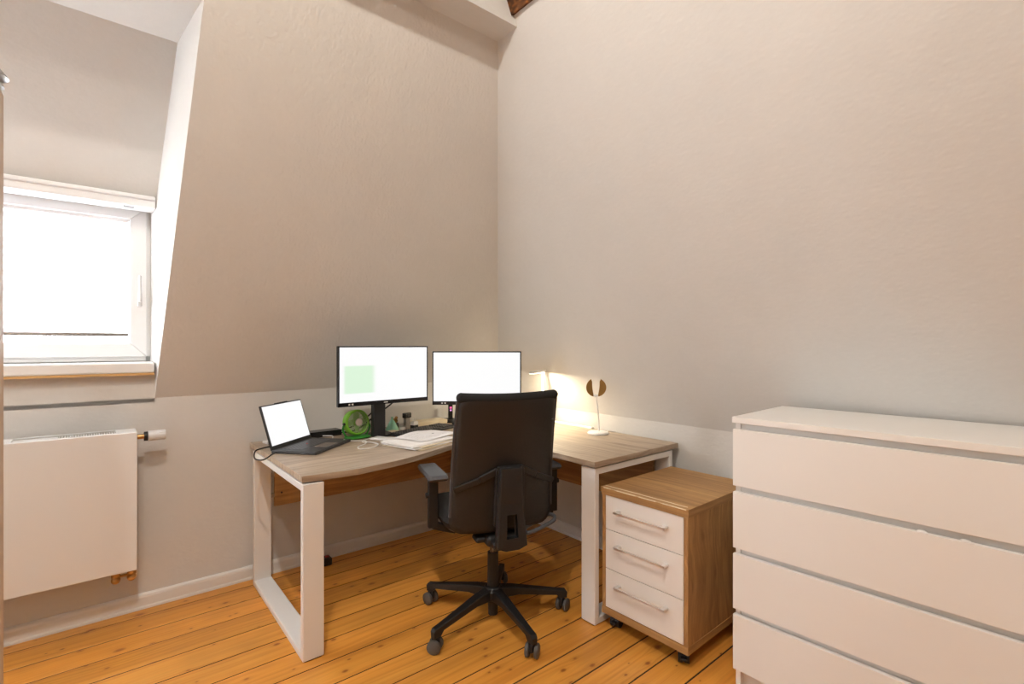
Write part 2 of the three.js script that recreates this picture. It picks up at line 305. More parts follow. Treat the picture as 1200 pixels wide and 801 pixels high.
{ // pleated blind inside the sash
  const g = thing('pleated_blind', 'translucent white pleated blind drawn over the window pane', 'blind', [-2.92, 1.32, -0.118]);
  const x0 = -0.595, x1 = 0.655, y0 = 0.0, y1 = 0.546, n = 30, pos = [], idx = [];
  for (let i = 0; i <= n; i++) { const y = y0 + (y1 - y0) * i / n, z = i % 2 ? 0.006 : -0.006; pos.push(x0, y, z, x1, y, z); if (i) { const a = 2 * i - 2; idx.push(a, a + 1, a + 3, a, a + 3, a + 2); } }
  const bg = new THREE.BufferGeometry(); bg.setAttribute('position', new THREE.Float32BufferAttribute(pos, 3)); bg.setIndex(idx); const bgn = bg.toNonIndexed(); bgn.computeVertexNormals();
  part('pleats', bgn, PH({ color: lin(0.9, 0.9, 0.9), transmission: 0.6, roughness: 1, thickness: 0, side: THREE.DoubleSide }), g);
  part('bottom_rail', rbox(x0, x1, -0.014, 0.004, -0.01, 0.01, 0.003), greyMetal, g, 'grey aluminium bottom rail');
  part('top_rail', rbox(x0, x1, y1 - 0.002, y1 + 0.022, -0.012, 0.012, 0.003), upvc, g);
}
// ---------------------------------------------------------------- radiator
{
  const g = thing('radiator', 'flat white panel radiator mounted under the window', 'radiator', [-2.8, 0.25, 0]);
  const X = -0.9, X1 = 0.556, Hh = 0.622;
  part('front_panel', rbox(X, X1, 0, Hh, 0.145, 0.168, 0.004), enamel, g);
  part('back_panel', rbox(X, X1 - 0.02, 0.03, Hh - 0.03, 0.04, 0.055, 0.004), enamel, g);
  part('side_cover', [rbox(X1 - 0.004, X1 - 0.001, 0.03, Hh - 0.001, 0.03, 0.15, 0.001)], enamel, g);
  part('top_cover', [rbox(X1 - 0.075, X1 - 0.002, Hh - 0.006, Hh - 0.001, 0.022, 0.15, 0.001), rbox(X, X1 - 0.07, Hh - 0.006, Hh - 0.001, 0.138, 0.15, 0.001), rbox(X1 - 0.48, X1 - 0.41, Hh - 0.008, Hh - 0.003, 0.03, 0.148, 0.001), rbox(X1 - 0.41, X1 - 0.27, Hh - 0.012, Hh - 0.009, 0.03, 0.148, 0.001), rbox(X, X1 - 0.07, Hh - 0.005, Hh - 0.001, 0.022, 0.03, 0.001)], enamel, g);
  const fins = []; for (let i = 0; i < 22; i++) fins.push(box(X1 - 0.265 + i * 0.0088, X1 - 0.263 + i * 0.0088, 0.1, Hh - 0.0035, 0.06, 0.136));
  part('fins', fins, enamel, g, 'row of thin convector fins', 'stuff');
  const v = part('valve', [T(new THREE.CylinderGeometry(0.011, 0.011, 0.05, 16).rotateZ(Math.PI / 2), X1 + 0.008, Hh - 0.03, 0.115)], brass, g, 'brass valve stub');
  part('valve_collar', T(new THREE.CylinderGeometry(0.0215, 0.0215, 0.014, 24).rotateZ(Math.PI / 2), X1 + 0.034, Hh - 0.03, 0.115), blackPlastic, v, 'black collar');
  const head = [T(new THREE.CylinderGeometry(0.0235, 0.021, 0.066, 24).rotateZ(Math.PI / 2), X1 + 0.076, Hh - 0.03, 0.115)];
  for (let i = 0; i < 16; i++) { const a = i / 16 * Math.PI * 2, b = new THREE.BoxGeometry(0.042, 0.006, 0.003); b.translate(0, 0, 0.0215).rotateX(a).translate(X1 + 0.086, Hh - 0.03, 0.115); head.push(b); }
  part('thermostat_head', head, M({ color: lin(0.75, 0.75, 0.75), roughness: 0.3 }), v, 'ribbed white thermostat head');
  const pipe = (x) => [cyl(0.013, 0.013, 0.03, x, -0.022, 0.11, 16), cyl(0.019, 0.019, 0.016, x, -0.03, 0.11, 6), T(new THREE.SphereGeometry(0.018, 16, 10), x, -0.045, 0.11)];
  part('pipe_fitting', pipe(X1 - 0.075), brass, g, 'brass pipe fitting'); part('pipe_fitting', pipe(X1 - 0.018), brass, g, 'brass pipe fitting');
  part('connector', T(new THREE.CylinderGeometry(0.006, 0.006, 0.06, 10).rotateZ(Math.PI / 2), X1 - 0.047, -0.032, 0.11), brass, g);
  for (const x of [X + 0.3, X1 - 0.2]) part('wall_bracket', box(x, x + 0.04, 0.1, 0.55, 0, 0.041), greyMetal, g);
}
// ---------------------------------------------------------------- desk
const DESK = 0.742;
{
  const g = thing('corner_desk', 'L-shaped oak decor corner desk on white sled-frame legs', 'desk');
  const curve = new THREE.CatmullRomCurve3([[-1.211, 0.874], [-1.08, 0.822], [-0.939, 0.765], [-0.83, 0.765], [-0.745, 0.82], [-0.695, 0.95], [-0.676, 1.12], [-0.672, 1.3]].map(([x, z]) => new THREE.Vector3(x, 0, z)));
  const cp = curve.getPoints(30).map((p) => [p.x, p.z]);
  const cut = cp.findIndex(([x]) => x > -0.80);
  const seam = cp[cut], bx = 0.004, bz = 0.022;
  const L = [[bx, bz], [-1.755, bz], [-1.755, 0.918], [-1.671, 0.932], [-1.533, 0.944], [-1.354, 0.915], ...cp.slice(0, cut + 1)];
  const R = [[bx, bz], seam, ...cp.slice(cut + 1), [-0.676, 1.506], [bx, 1.5]];
  const top = (pts) => extrude(shapeOf(pts.map(([x, z]) => [x, -z])), 0.026, 0.0015).rotateX(-Math.PI / 2).translate(0, DESK - 0.026, 0);
  part('tabletop', uvBy(top(L), 0, [1.6, 0.8], [0.1, 0.2]), oak, g); part('tabletop', uvBy(top(R), 2, [1.6, 0.8], [0.5, 0.1]), oak, g);
  const frame = (x0, x1, z0, z1, along) => { // a closed ring of flat tube
    const t = 0.03, w = 0.084, y1 = 0.71, r = 0.004, o = [];
    if (along === 'z') o.push(['leg', rbox(x0, x1, 0.004, y1, z1 - t, z1, r)], ['leg', rbox(x0, x1, 0.004, y1, z0, z0 + t, r)], ['foot_bar', rbox(x0, x1, 0.004, 0.004 + t, z0 + t - 0.003, z1 - t + 0.003, r)], ['top_bar', rbox(x0, x1, y1 - t, y1, z0 + t - 0.003, z1 - t + 0.003, r)]);
    else o.push(['leg', rbox(x0, x0 + t, 0.004, y1, z0, z1, r)], ['leg', rbox(x1 - t, x1, 0.004, y1, z0, z1, r)], ['foot_bar', rbox(x0 + t - 0.003, x1 - t + 0.003, 0.004, 0.004 + t, z0, z1, r)], ['top_bar', rbox(x0 + t - 0.003, x1 - t + 0.003, y1 - t, y1, z0, z1, r)]);
    o.forEach(([n, q]) => part(n, q, steelWhite, g));
    for (const q of along === 'z' ? [box(x0 + 0.01, x1 - 0.01, 0, 0.005, z1 - 0.025, z1 - 0.005), box(x0 + 0.01, x1 - 0.01, 0, 0.005, z0 + 0.005, z0 + 0.025)] : [box(x0 + 0.005, x0 + 0.025, 0, 0.005, z0 + 0.01, z1 - 0.01), box(x1 - 0.025, x1 - 0.005, 0, 0.005, z0 + 0.01, z1 - 0.01)]) part('glide', q, blackPlastic, g);
  };
  frame(-1.755, -1.671, 0.09, 0.929, 'z');
  frame(-0.665, -0.045, 1.415, 1.497, 'x');
  for (const q of [cyl(0.012, 0.012, 0.008, -1.713, 0.709, 0.15), cyl(0.012, 0.012, 0.008, -1.713, 0.709, 0.87), cyl(0.012, 0.012, 0.008, -0.6, 0.709, 1.456), cyl(0.012, 0.012, 0.008, -0.1, 0.709, 1.456)]) part('spacer', q, blackPlastic, g);
  part('modesty_panel', uvBy(box(-1.655, -0.1, 0.402, 0.7155, 0.1, 0.118), 0, [1.6, 0.8]), oakPed, g, 'oak decor back panel under the desktop');
  part('modesty_panel', uvBy(box(-0.1, -0.082, 0.402, 0.7155, 0.1, 1.412), 2, [1.6, 0.8]), oakPed, g, 'oak decor back panel under the desktop');
  part('corner_leg', rbox(-0.14, -0.085, 0, 0.7155, 0.105, 0.16, 0.004), steelWhite, g);
  for (const q of [rbox(-1.672, -1.655, 0.45, 0.47, 0.1, 0.116, 0.002), rbox(-1.672, -1.655, 0.56, 0.58, 0.1, 0.116, 0.002)]) part('panel_bracket', q, greyMetal, g);
  part('screw_cap', T(new THREE.CylinderGeometry(0.005, 0.005, 0.003, 12).rotateX(Math.PI / 2), -1.62, 0.47, 0.119), blackPlastic, g);
  settle(g, -0.88, 0, 0.76);
}
// ---------------------------------------------------------------- rolling pedestal
{
  const g = thing('rolling_pedestal', 'oak decor rolling pedestal with three white drawers under the desk end', 'drawer unit', [-0.629, 0, 1.5105], 0.014);
  const D = 0.565, W = 0.42, y0 = 0.062, y1 = 0.628, f = 0.0;
  part('side_panel', uvBy(rbox(f, D, y0 + 0.03, y1 - 0.032, 0, 0.018, 0.001), 1, [0.8, 0.8], [0.2, 0.3]), oakPed, g);
  part('side_panel', uvBy(rbox(f, D, y0 + 0.03, y1 - 0.032, W - 0.018, W, 0.001), 1, [0.8, 0.8], [0.6, 0.1]), oakPed, g);
  part('back_panel', uvBy(box(D - 0.012, D, y0 + 0.03, y1 - 0.033, 0.018, W - 0.018), 1, [0.8, 0.8]), oakPed, g);
  part('bottom_panel', uvBy(rbox(-0.003, D, y0, y0 + 0.031, -0.001, W + 0.002, 0.0015), 2, [1.6, 0.8], [0.1, 0.6]), oakPed, g);
  part('top_panel', uvBy(rbox(-0.005, D, y1 - 0.033, y1, -0.003, W + 0.004, 0.0015), 2, [1.6, 0.8], [0.4, 0.15]), oakPed, g);
  const chip = M({ color: lin(0.80, 0.68, 0.50), roughness: 0.9 });
  const strip = (z0, z1, x, dy) => { const pts = []; for (let i = 0; i <= 16; i++) pts.push([x + rr(-0.0012, 0.0012), y1 + dy, z0 + (z1 - z0) * i / 16]); return tube(pts, 0.0022, 40, false, 5); };
  for (const q of [strip(0.0, W - 0.015, 0.024, -0.0006), strip(0.01, W - 0.004, -0.0042, -0.002)]) part('worn_edge', q, chip, g, 'chipped pale strip along the front edge');
  const hs = [[0.452, 0.593], [0.274, 0.449], [0.096, 0.271]].map(([a, b]) => [a, b]);
  const fr = [[0.4445, 0.5935], [0.270, 0.4415], [0.0955, 0.267]];
  for (const [a, b] of fr) {
    const d = part('drawer', rbox(-0.001, 0.017, a, b, 0.0195, W - 0.0195, 0.0015), glossDrawer, g);
    const hy = b - 0.058;
    part('handle', [rbox(-0.034, -0.026, hy - 0.005, hy + 0.005, 0.085, 0.335, 0.0012), rbox(-0.034, -0.0015, hy - 0.004, hy + 0.006, 0.085, 0.104, 0.0012), rbox(-0.034, -0.0015, hy - 0.004, hy + 0.006, 0.316, 0.335, 0.0012)], chrome, d, 'chrome bar handle');
    part('drawer_box', box(0.02, D - 0.05, a + 0.01, b - 0.02, 0.03, W - 0.03), laminateGrey, d);
  }
  for (const [x, z, t] of [[0.045, W - 0.045, 0.55], [0.045, 0.045, 0.2], [D - 0.06, W - 0.045, 0.8], [D - 0.06, 0.045, -0.3]]) {
    const wheel = (s) => T(new THREE.CylinderGeometry(0.025, 0.025, 0.018, 24).rotateX(Math.PI / 2), 0, 0.025, s * 0.0125);
    const m = (q) => q.map((a) => a.rotateY(t).translate(x, 0, z));
    const c = part('caster', m([rbox(-0.018, 0.02, 0.03, 0.058, -0.022, 0.022, 0.006), cyl(0.016, 0.016, 0.012, 0, 0.051, 0)]), blackPlastic, g, 'black twin-wheel caster');
    part('wheel', m([wheel(1)]), blackPlastic, c); part('wheel', m([wheel(-1)]), blackPlastic, c);
    part('brake_lever', m([rbox(-0.042, -0.016, 0.024, 0.034, -0.012, 0.012, 0.003)]), blackPlastic, c);
  }
}
// ---------------------------------------------------------------- chest of drawers
{
  const g = thing('chest_of_drawers', 'tall white chest of four handleless drawers by the right wall', 'chest of drawers', [-0.572, 0, 2.082], 0.037);
  const W = 0.8, D = 0.485;
  part('top_panel', rbox(-0.003, D, 0.978, 1.0, -0.002, W + 0.002, 0.0012), laminate, g);
  part('side_panel', rbox(0.017, D, 0.0, 0.979, 0.003, 0.021, 0.001), laminate, g);
  part('side_panel', rbox(0.017, D, 0.0, 0.979, W - 0.021, W - 0.003, 0.001), laminate, g);
  part('back_panel', box(D - 0.01, D - 0.004, 0.03, 0.979, 0.02, W - 0.02), laminate, g);
  part('plinth', rbox(0.04, 0.056, 0.0, 0.066, 0.021, W - 0.021, 0.001), laminate, g);
  [[0.747, 0.955], [0.518, 0.724], [0.294, 0.496], [0.071, 0.272]].forEach(([a, b], i) => {
    const d = part('drawer', rbox(-0.001, 0.0165, a, b, 0, W, 0.0012), laminate, g, i === 1 ? 'drawer front with a chipped top edge' : undefined);
    part('drawer_box', [box(0.0195, 0.034, a, b + 0.02, 0.0225, W - 0.0225), box(0.06, D - 0.03, a + 0.01, b - 0.03, 0.03, W - 0.03)], laminateGrey, d, 'pale grey drawer box');
    if (i === 1) for (const z of [0.543, 0.637]) part('chip', [T(new THREE.SphereGeometry(0.009, 10, 6).scale(0.8, 0.85, 1.5), 0.006, b, z), T(new THREE.SphereGeometry(0.005, 8, 5).scale(1, 0.6, 1.6), 0.003, b, z + 0.012)], whitePlastic, d, 'lifted chip of white foil');
  });
}
// ---------------------------------------------------------------- office chair
{
  const g = thing('office_chair', 'black swivel office chair with armrests on a five-star caster base', 'chair', [-0.975, 0, 1.15], -0.305);
  // seat
  const seat = pad(0.49, 0.45, 0.11, 0.095, (x, y) => -0.02 * (x / 0.25) ** 2 * -1 * 0.4 + (y > 0.15 ? -(y - 0.15) * 0.22 : 0), 24, 3).rotateX(-Math.PI / 2).translate(0, 0.487, -0.1);
  part('seat', seat, darkFabric, g, 'black upholstered seat');
  part('seat_shell', pad(0.46, 0.44, 0.1, 0.04, (x, y) => 0.02 * ((x / 0.23) ** 2 + (y / 0.22) ** 2), 18, 3).rotateX(-Math.PI / 2).translate(0, 0.437, -0.1), blackPlastic, g);
  // backrest: concave towards the sitter, reclined
  const tilt = 0.14, BH = 0.62, YT = BH / 2 - 0.02;
  const bb = (extra = 0) => (x, y) => -0.045 * (x / 0.24) ** 2 - 0.02 * Math.cos(y * 5) + extra;
  const place = (q) => q.rotateX(tilt).translate(0.012, 0.752, 0.166);
  part('backrest', place(pad(0.475, BH, 0.055, 0.05, bb(0), 28, 4, -0.06)), darkShell, g, 'dark brown-black backrest shell');
  part('upholstery', place(pad(0.45, 0.55, 0.05, 0.05, bb(-0.018), 24, 3, -0.06)), darkFabric, g);
  { // padded roll along the top edge
    const pts = []; for (let i = 0; i <= 16; i++) { const x = -0.214 + 0.428 * i / 16; pts.push([x, YT, bb(0.0)(x, YT)]); }
    part('top_roll', place(tube(pts, 0.0215, 40, false, 14)), darkFabric, g, 'padded roll along the backrest top');
    for (const x of [-0.214, 0.214]) part('top_roll_end', place(T(new THREE.SphereGeometry(0.0215, 14, 10), x, YT, bb(0)(x, YT))), darkFabric, g);
  }
  const side = (s) => { const pts = []; for (let i = 0; i <= 14; i++) { const y = -0.235 + 0.51 * i / 14, x = s * 0.233 * (1 - 0.06 * y / BH); pts.push([x, y, bb(0.004)(x, y)]); } return place(tube(pts, 0.009, 30, false, 8)); };
  const trimMat = M({ color: lin(0.05, 0.05, 0.055), roughness: 0.3 }); for (const q of [-1, 1]) part('edge_trim', side(q), trimMat, g, 'glossy dark edge trim');
  // back bracket with its two arms
  const surf = (x, y, e) => [x, y, bb(0)(x, y) + 0.026 + e];
  const arms = [];
  for (const s of [-1, 1]) { const a = surf(s * 0.055, -0.02, 0.012), m = surf(s * 0.13, -0.06, 0.01), b = surf(s * 0.235, -0.11, 0.004); arms.push(bar(a, m, 0.03, 0.012, [0, 0, 1]), bar(m, b, 0.026, 0.012, [0, 0, 1])); }
  arms.push(bar(surf(-0.06, -0.017, 0.014), surf(0.06, -0.017, 0.014), 0.03, 0.016, [0, 0, 1]));
  arms.push(bar(surf(-0.058, -0.015, 0.014), surf(-0.062, -0.26, 0.016), 0.014, 0.022, [0, 0, 1]), bar(surf(0.058, -0.015, 0.014), surf(0.062, -0.26, 0.016), 0.014, 0.022, [0, 0, 1]));
  part('back_bracket', arms.map(place), blackPlastic, g, 'black bracket spreading across the backrest');
  const sp = shapeOf([[-0.047, 0.75], [0.047, 0.75], [0.056, 0.6], [0.068, 0.42], [0.03, 0.405], [-0.03, 0.405], [-0.068, 0.42], [-0.056, 0.6]]);
  sp.holes.push(new THREE.Path([[-0.028, 0.56], [0.028, 0.56], [0.032, 0.45], [-0.032, 0.45]].map(([x, y]) => new THREE.Vector2(x, y))));
  const spg = extrude(sp, 0.04, 0.006, 4); { const p = spg.attributes.position; for (let i = 0; i < p.count; i++) { const y = p.getY(i); p.setZ(i, p.getZ(i) + 0.185 + 0.07 * Math.max(0, (0.62 - y) / 0.2) * 0.3 - 0.1 * (0.75 - y) * 0.35 + 0.01); } spg.computeVertexNormals(); }
  part('back_spine', spg, blackPlastic, g, 'black tapering spine with a slot');
  part('tilt_mechanism', [rbox(-0.08, 0.08, 0.39, 0.44, -0.1, 0.15, 0.02), rbox(-0.065, 0.065, 0.385, 0.43, 0.1, 0.19, 0.02), rbox(-0.12, 0.12, 0.405, 0.43, 0.05, 0.12, 0.012)], blackPlastic, g);
  part('tilt_lever', bar([0.08, 0.405, -0.02], [0.2, 0.4, -0.02], 0.014, 0.008), blackPlastic, g);
  part('height_lever', [rbox(0.02, 0.04, 0.3, 0.36, -0.055, -0.04, 0.006), rbox(0.022, 0.036, 0.34, 0.4, -0.052, -0.042, 0.004)], blackPlastic, g); if (0) part('tilt_lever', [rbox(0.02, 0.04, 0.3, 0.36, -0.055, -0.04, 0.006)], blackPlastic, g);
  for (const s of [-1, 1]) {
    const x = s < 0 ? -0.278 : 0.315;
    const a = part('armrest', [rbox(x - 0.022, x + 0.022, 0.455, 0.668, -0.03, -0.004, 0.004), bar([x, 0.465, -0.017], [s * 0.17, 0.425, -0.03], 0.026, 0.034, [0, 1, 0], 0.006), T(new THREE.CylinderGeometry(0.012, 0.012, 0.012, 14).rotateZ(Math.PI / 2), x + s * 0.026, 0.6, -0.017)], blackPlastic, g);
    part('arm_pad', T(pad(0.088, 0.275, 0.014, 0.026, () => 0, 18, 6).rotateX(-Math.PI / 2), x - s * 0.016, 0.68, -0.095), armGrey, a, 'grey armrest pad');
  }
  part('seat_lever', tube([[0.09, 0.452, 0.195], [0.18, 0.462, 0.172], [0.245, 0.47, 0.14], [0.264, 0.474, 0.105], [0.25, 0.474, 0.075], [0.18, 0.462, 0.1], [0.1, 0.452, 0.14]], 0.009, 50, true, 8), armGrey, g, 'grey loop handle under the seat');
  // column
  part('gas_lift', [cyl(0.0145, 0.0145, 0.12, 0, 0.28, 0)], M({ color: lin(0.16, 0.12, 0.09), metalness: 0.6, roughness: 0.35 }), g, 'brown metal gas lift');
  part('column', [cyl(0.027, 0.025, 0.19, 0, 0.12, 0), cyl(0.022, 0.026, 0.1, 0, 0.025, 0)], blackPlastic, g);
  // five-star base
  const hub = part('base_hub', lathe([[0, 0.095], [0.036, 0.095], [0.05, 0.115], [0.05, 0.14], [0.036, 0.155], [0, 0.155]]), blackPlastic, g);
  for (let k = 0; k < 5; k++) {
    const a = (134 + 72 * k) * Math.PI / 180, dx = Math.cos(a), dz = -Math.sin(a), R = 0.335;
    const sh = shapeOf([[0.02, 0.098], [0.02, 0.152], [0.09, 0.147], [R - 0.02, 0.106], [R + 0.014, 0.102], [R + 0.022, 0.09], [R + 0.02, 0.064], [R - 0.014, 0.064], [R - 0.03, 0.082], [0.12, 0.106]]);
    const ag = extrude(sh, 0.05, 0.006, 4).translate(0, 0, -0.025); { const p = ag.attributes.position; for (let i = 0; i < p.count; i++) p.setZ(i, p.getZ(i) * (1 - 0.42 * (p.getX(i) / R))); ag.computeVertexNormals(); }
    const turn = Math.atan2(-dz, dx); ag.rotateY(turn);
    part('base_arm', ag, blackPlastic, g);
    const ca = rr(0, Math.PI), rot = (q) => q.rotateY([2.1, 2.6, 0.9, 0.65, 1.6][k]).translate(dx * R, 0, dz * R);
    const c = part('caster', [rot(rbox(-0.016, 0.02, 0.026, 0.062, -0.007, 0.007, 0.004)), rot(cyl(0.009, 0.009, 0.012, 0, 0.056, 0))], blackPlastic, g);
    for (const s of [-1, 1]) part('wheel', rot(T(lathe([[0, -0.009], [0.024, -0.009], [0.029, -0.005], [0.029, 0.006], [0.024, 0.009], [0, 0.0095]], 24).rotateX(s * Math.PI / 2), 0.006, 0.029, s * 0.019)), casterGrey, c, 'grey caster wheel');
  }
}
// ---------------------------------------------------------------- monitors
const screenMat = (map) => M({ color: 0x000000, emissive: 0xffffff, emissiveMap: map ?? null, emissiveIntensity: 0.82, roughness: 0.3 });
const leftScreen = tex(256, 144, (u, v) => { const s = (a, b, x) => { const t = Math.max(0, Math.min(1, (x - a) / (b - a))); return t * t * (3 - 2 * t); }; const k = s(0.03, 0.07, u) * (1 - s(0.33, 0.4, u)) * s(0.14, 0.17, v) * (1 - s(0.64, 0.67, v)); return [255 - 32 * k, 255 - 8 * k, 255 - 34 * k]; }, true);
function monitor(label, c, y0, turn, map, foot) {
  const g = thing('monitor', label, 'monitor', [c[0], DESK, c[1]], turn, undefined);
  const W = 0.535, Hh = 0.322, b = y0 - DESK;
  part('housing', [rbox(-W / 2, W / 2, b, b + Hh, -0.024, 0.0, 0.003), rbox(-W / 2 + 0.08, W / 2 - 0.08, b + 0.05, b + Hh - 0.06, -0.045, -0.02, 0.01)], blackPlastic, g);
  const bz = 0.0012, scr = part('screen', T(new THREE.PlaneGeometry(W - 0.014, Hh - 0.028), 0, b + Hh / 2 + 0.008, bz - 0.0004), screenMat(map), g, 'glowing white screen');
  part('bezel', [box(-W / 2 + 0.0005, W / 2 - 0.0005, b + 0.0005, b + 0.0215, 0, 0.003), box(-W / 2 + 0.0005, W / 2 - 0.0005, b + Hh - 0.007, b + Hh - 0.0005, 0, 0.003), box(-W / 2 + 0.0005, -W / 2 + 0.0072, b, b + Hh - 0.001, 0, 0.003), box(W / 2 - 0.0072, W / 2 - 0.0005, b, b + Hh - 0.001, 0, 0.003)], blackGloss, g);
  for (const q of [box(-W / 2 + 0.055, -W / 2 + 0.064, b + 0.007, b + 0.015, 0.003, 0.0034), box(-W / 2 + 0.072, -W / 2 + 0.082, b + 0.007, b + 0.015, 0.003, 0.0034), box(-0.012, 0.012, b + 0.008, b + 0.012, 0.003, 0.0034)]) part('badge', q, whitePlastic, g, 'tiny pale mark on the lower bezel');
  part('stand_column', rbox(foot - 0.036, foot + 0.036, 0.008, b + 0.12, -0.085, -0.045, 0.006), blackPlastic, g);
  part('stand_base', rbox(foot - 0.022, foot + 0.11, 0, 0.01, -0.2, -0.05, 0.004), blackPlastic, g);
  const l = new THREE.RectAreaLight(0xffffff, 0.25, W - 0.02, Hh - 0.03); l.position.set(0, b + Hh / 2, 0.006); l.rotation.y = Math.PI; g.add(l); l.name = 'screen_light';
}
monitor('wide black monitor standing behind the green fan with a pale green patch on screen', [-1.148, 0.392], 0.937, 0.0, leftScreen, -0.014);
monitor('wide black monitor in the desk corner behind the chair', [-0.63, 0.541], 0.905, -0.693, null, 0.0);

// ---------------------------------------------------------------- laptop
{
  const g = thing('laptop', 'open black laptop with a glowing white screen on the desk corner', 'laptop', [-1.5345, DESK, 0.372], 0.715);
  const W = 0.34, D = 0.235;
  part('base', rbox(-W / 2, W / 2, 0.001, 0.016, -D / 2, D / 2, 0.004), M({ color: lin(0.03, 0.03, 0.032), roughness: 0.45 }), g);
  const keys = []; for (let r = 0; r < 6; r++) for (let k = 0; k < 14; k++) keys.push(rbox(-0.135 + k * 0.0194, -0.135 + k * 0.0194 + 0.0165, 0.0158, 0.0178, -0.088 + r * 0.0185, -0.088 + r * 0.0185 + 0.0155, 0.0012, 1));
  part('keys', keys, M({ color: lin(0.06, 0.06, 0.065), roughness: 0.35 }), g, 'black keys', 'stuff');
  part('touchpad', box(-0.055, 0.06, 0.0159, 0.0164, 0.035, 0.103), M({ color: lin(0.10, 0.07, 0.05), roughness: 0.25 }), g, 'brownish glossy touchpad');
  part('pointing_stick', cyl(0.004, 0.0035, 0.004, 0.0, 0.016, -0.035, 10), M({ color: lin(0.5, 0.04, 0.03) }), g, 'small red pointing stick');
  part('logo_dot', cyl(0.005, 0.005, 0.0006, 0.14, 0.016, 0.095, 10), whitePlastic, g);
  const a = -0.30, lid = (q) => q.rotateX(a).translate(0, 0.014, -D / 2 + 0.004);
  const l = part('lid', [lid(rbox(-W / 2, W / 2, 0, 0.222, -0.008, 0, 0.003)), lid(rbox(-0.05, 0.05, 0.215, 0.2255, -0.009, 0.0, 0.002))], M({ color: lin(0.022, 0.022, 0.024), roughness: 0.45 }), g);
  part('screen', lid(T(new THREE.PlaneGeometry(W - 0.018, 0.196), 0, 0.118, 0.0012)), screenMat(), l, 'glowing white screen');
}
single('laptop_cable', 'thin black cable looping over the left desk edge from laptop', 'cable', tube([[-1.715, DESK + 0.008, 0.405], [-1.75, DESK + 0.004, 0.44], [-1.785, DESK - 0.012, 0.45], [-1.81, DESK - 0.015, 0.395], [-1.79, DESK + 0.006, 0.31], [-1.745, DESK + 0.006, 0.26], [-1.69, DESK + 0.004, 0.22], [-1.6, DESK + 0.004, 0.16], [-1.5, DESK + 0.006, 0.09]], 0.0035, 80), blackPlastic);
single('white_adapter', 'small white flat adapter lying behind the laptop screen', 'adapter', rbox(-0.045, 0.045, 0.0, 0.014, -0.03, 0.03, 0.005), whitePlastic, [-1.66, DESK, 0.11], 0.2);
{
  const g = thing('docking_station', 'flat black docking station between laptop and green fan', 'dock', [-1.395, DESK, 0.09], 0.05);
  part('case', rbox(-0.1, 0.1, 0.001, 0.034, -0.04, 0.04, 0.004), blackGloss, g);
  for (const q of [box(-0.09, -0.07, 0, 0.002, -0.03, 0.03), box(0.07, 0.09, 0, 0.002, -0.03, 0.03)]) part('foot', q, casterGrey, g);
}
// ---------------------------------------------------------------- fan
{
  const g = thing('desk_fan', 'small bright green desk fan with a pale hub', 'fan', [-1.262, DESK, 0.262], 0.12);
  const cy = 0.088, R = 0.071, tl = -0.12;
  const up = (q) => q.rotateX(tl).translate(0, cy, 0);
  const ring = part('housing', up(lathe([[R - 0.008, -0.03], [R - 0.001, -0.028], [R, 0.0], [R + 0.0, 0.014], [R - 0.006, 0.02], [R - 0.012, 0.016], [R - 0.007, 0.0], [R - 0.008, -0.03]], 48).rotateX(Math.PI / 2)), greenPlastic, g);
  const wires = []; for (const [r, z] of [[0.025, 0.028], [0.035, 0.027], [0.045, 0.025], [0.054, 0.022]]) wires.push(up(T(new THREE.TorusGeometry(r, 0.0008, 5, 40), 0, 0, z)));
  for (let i = 0; i < 24; i++) { const a = i / 24 * Math.PI * 2, c = Math.cos(a), s = Math.sin(a); wires.push(up(tube([[0.018 * c, 0.018 * s, 0.028], [0.04 * c, 0.04 * s, 0.026], [0.062 * c, 0.062 * s, 0.017]], 0.0008, 6, false, 5))); }
  part('grille', wires, greenBlade, g, 'pale green wire grille', 'stuff');
  const back = []; for (let i = 0; i < 24; i++) { const a = i / 24 * Math.PI * 2, c = Math.cos(a), s = Math.sin(a); back.push(up(tube([[0.02 * c, 0.02 * s, -0.033], [0.064 * c, 0.064 * s, -0.029]], 0.0008, 4, false, 5))); }
  part('rear_grille', back, greenPlastic, g, undefined, 'stuff');
  part('hub_cap', up(lathe([[0, 0.033], [0.014, 0.033], [0.02, 0.03], [0.021, 0.024], [0, 0.024]], 32).rotateX(Math.PI / 2)), pinkWhite, g, 'pale pinkish hub cap');
  for (let i = 0; i < 4; i++) { const b = pad(0.032, 0.044, 0.012, 0.003, (x, y) => x * 0.45, 8, 3).translate(0, 0.034, 0).rotateZ(i * Math.PI / 2); part('blade', up(b), greenBlade, g); }
  part('motor', up(T(new THREE.CylinderGeometry(0.018, 0.018, 0.045, 20).rotateX(Math.PI / 2), 0, 0, -0.012)), greenPlastic, g);
  part('stand', tube([[-R - 0.004, cy - 0.005, 0], [-R - 0.012, cy - 0.03, 0], [-R - 0.002, 0.03, 0], [-0.05, 0.006, 0], [0.05, 0.006, 0], [R + 0.002, 0.03, 0], [R + 0.012, cy - 0.03, 0], [R + 0.004, cy - 0.005, 0]], 0.0055, 50, false, 8), greenDark, g, 'darker green bracket');
  part('base', T(pad(0.15, 0.1, 0.045, 0.014, () => 0, 14, 3).rotateX(-Math.PI / 2), 0, 0.007, 0.01), greenDark, g, 'darker green oval foot');
  for (const s of [-1, 1]) part('pivot', T(new THREE.CylinderGeometry(0.007, 0.007, 0.012, 12).rotateZ(Math.PI / 2), s * (R + 0.004), cy - 0.003, 0), blackPlastic, g);
}
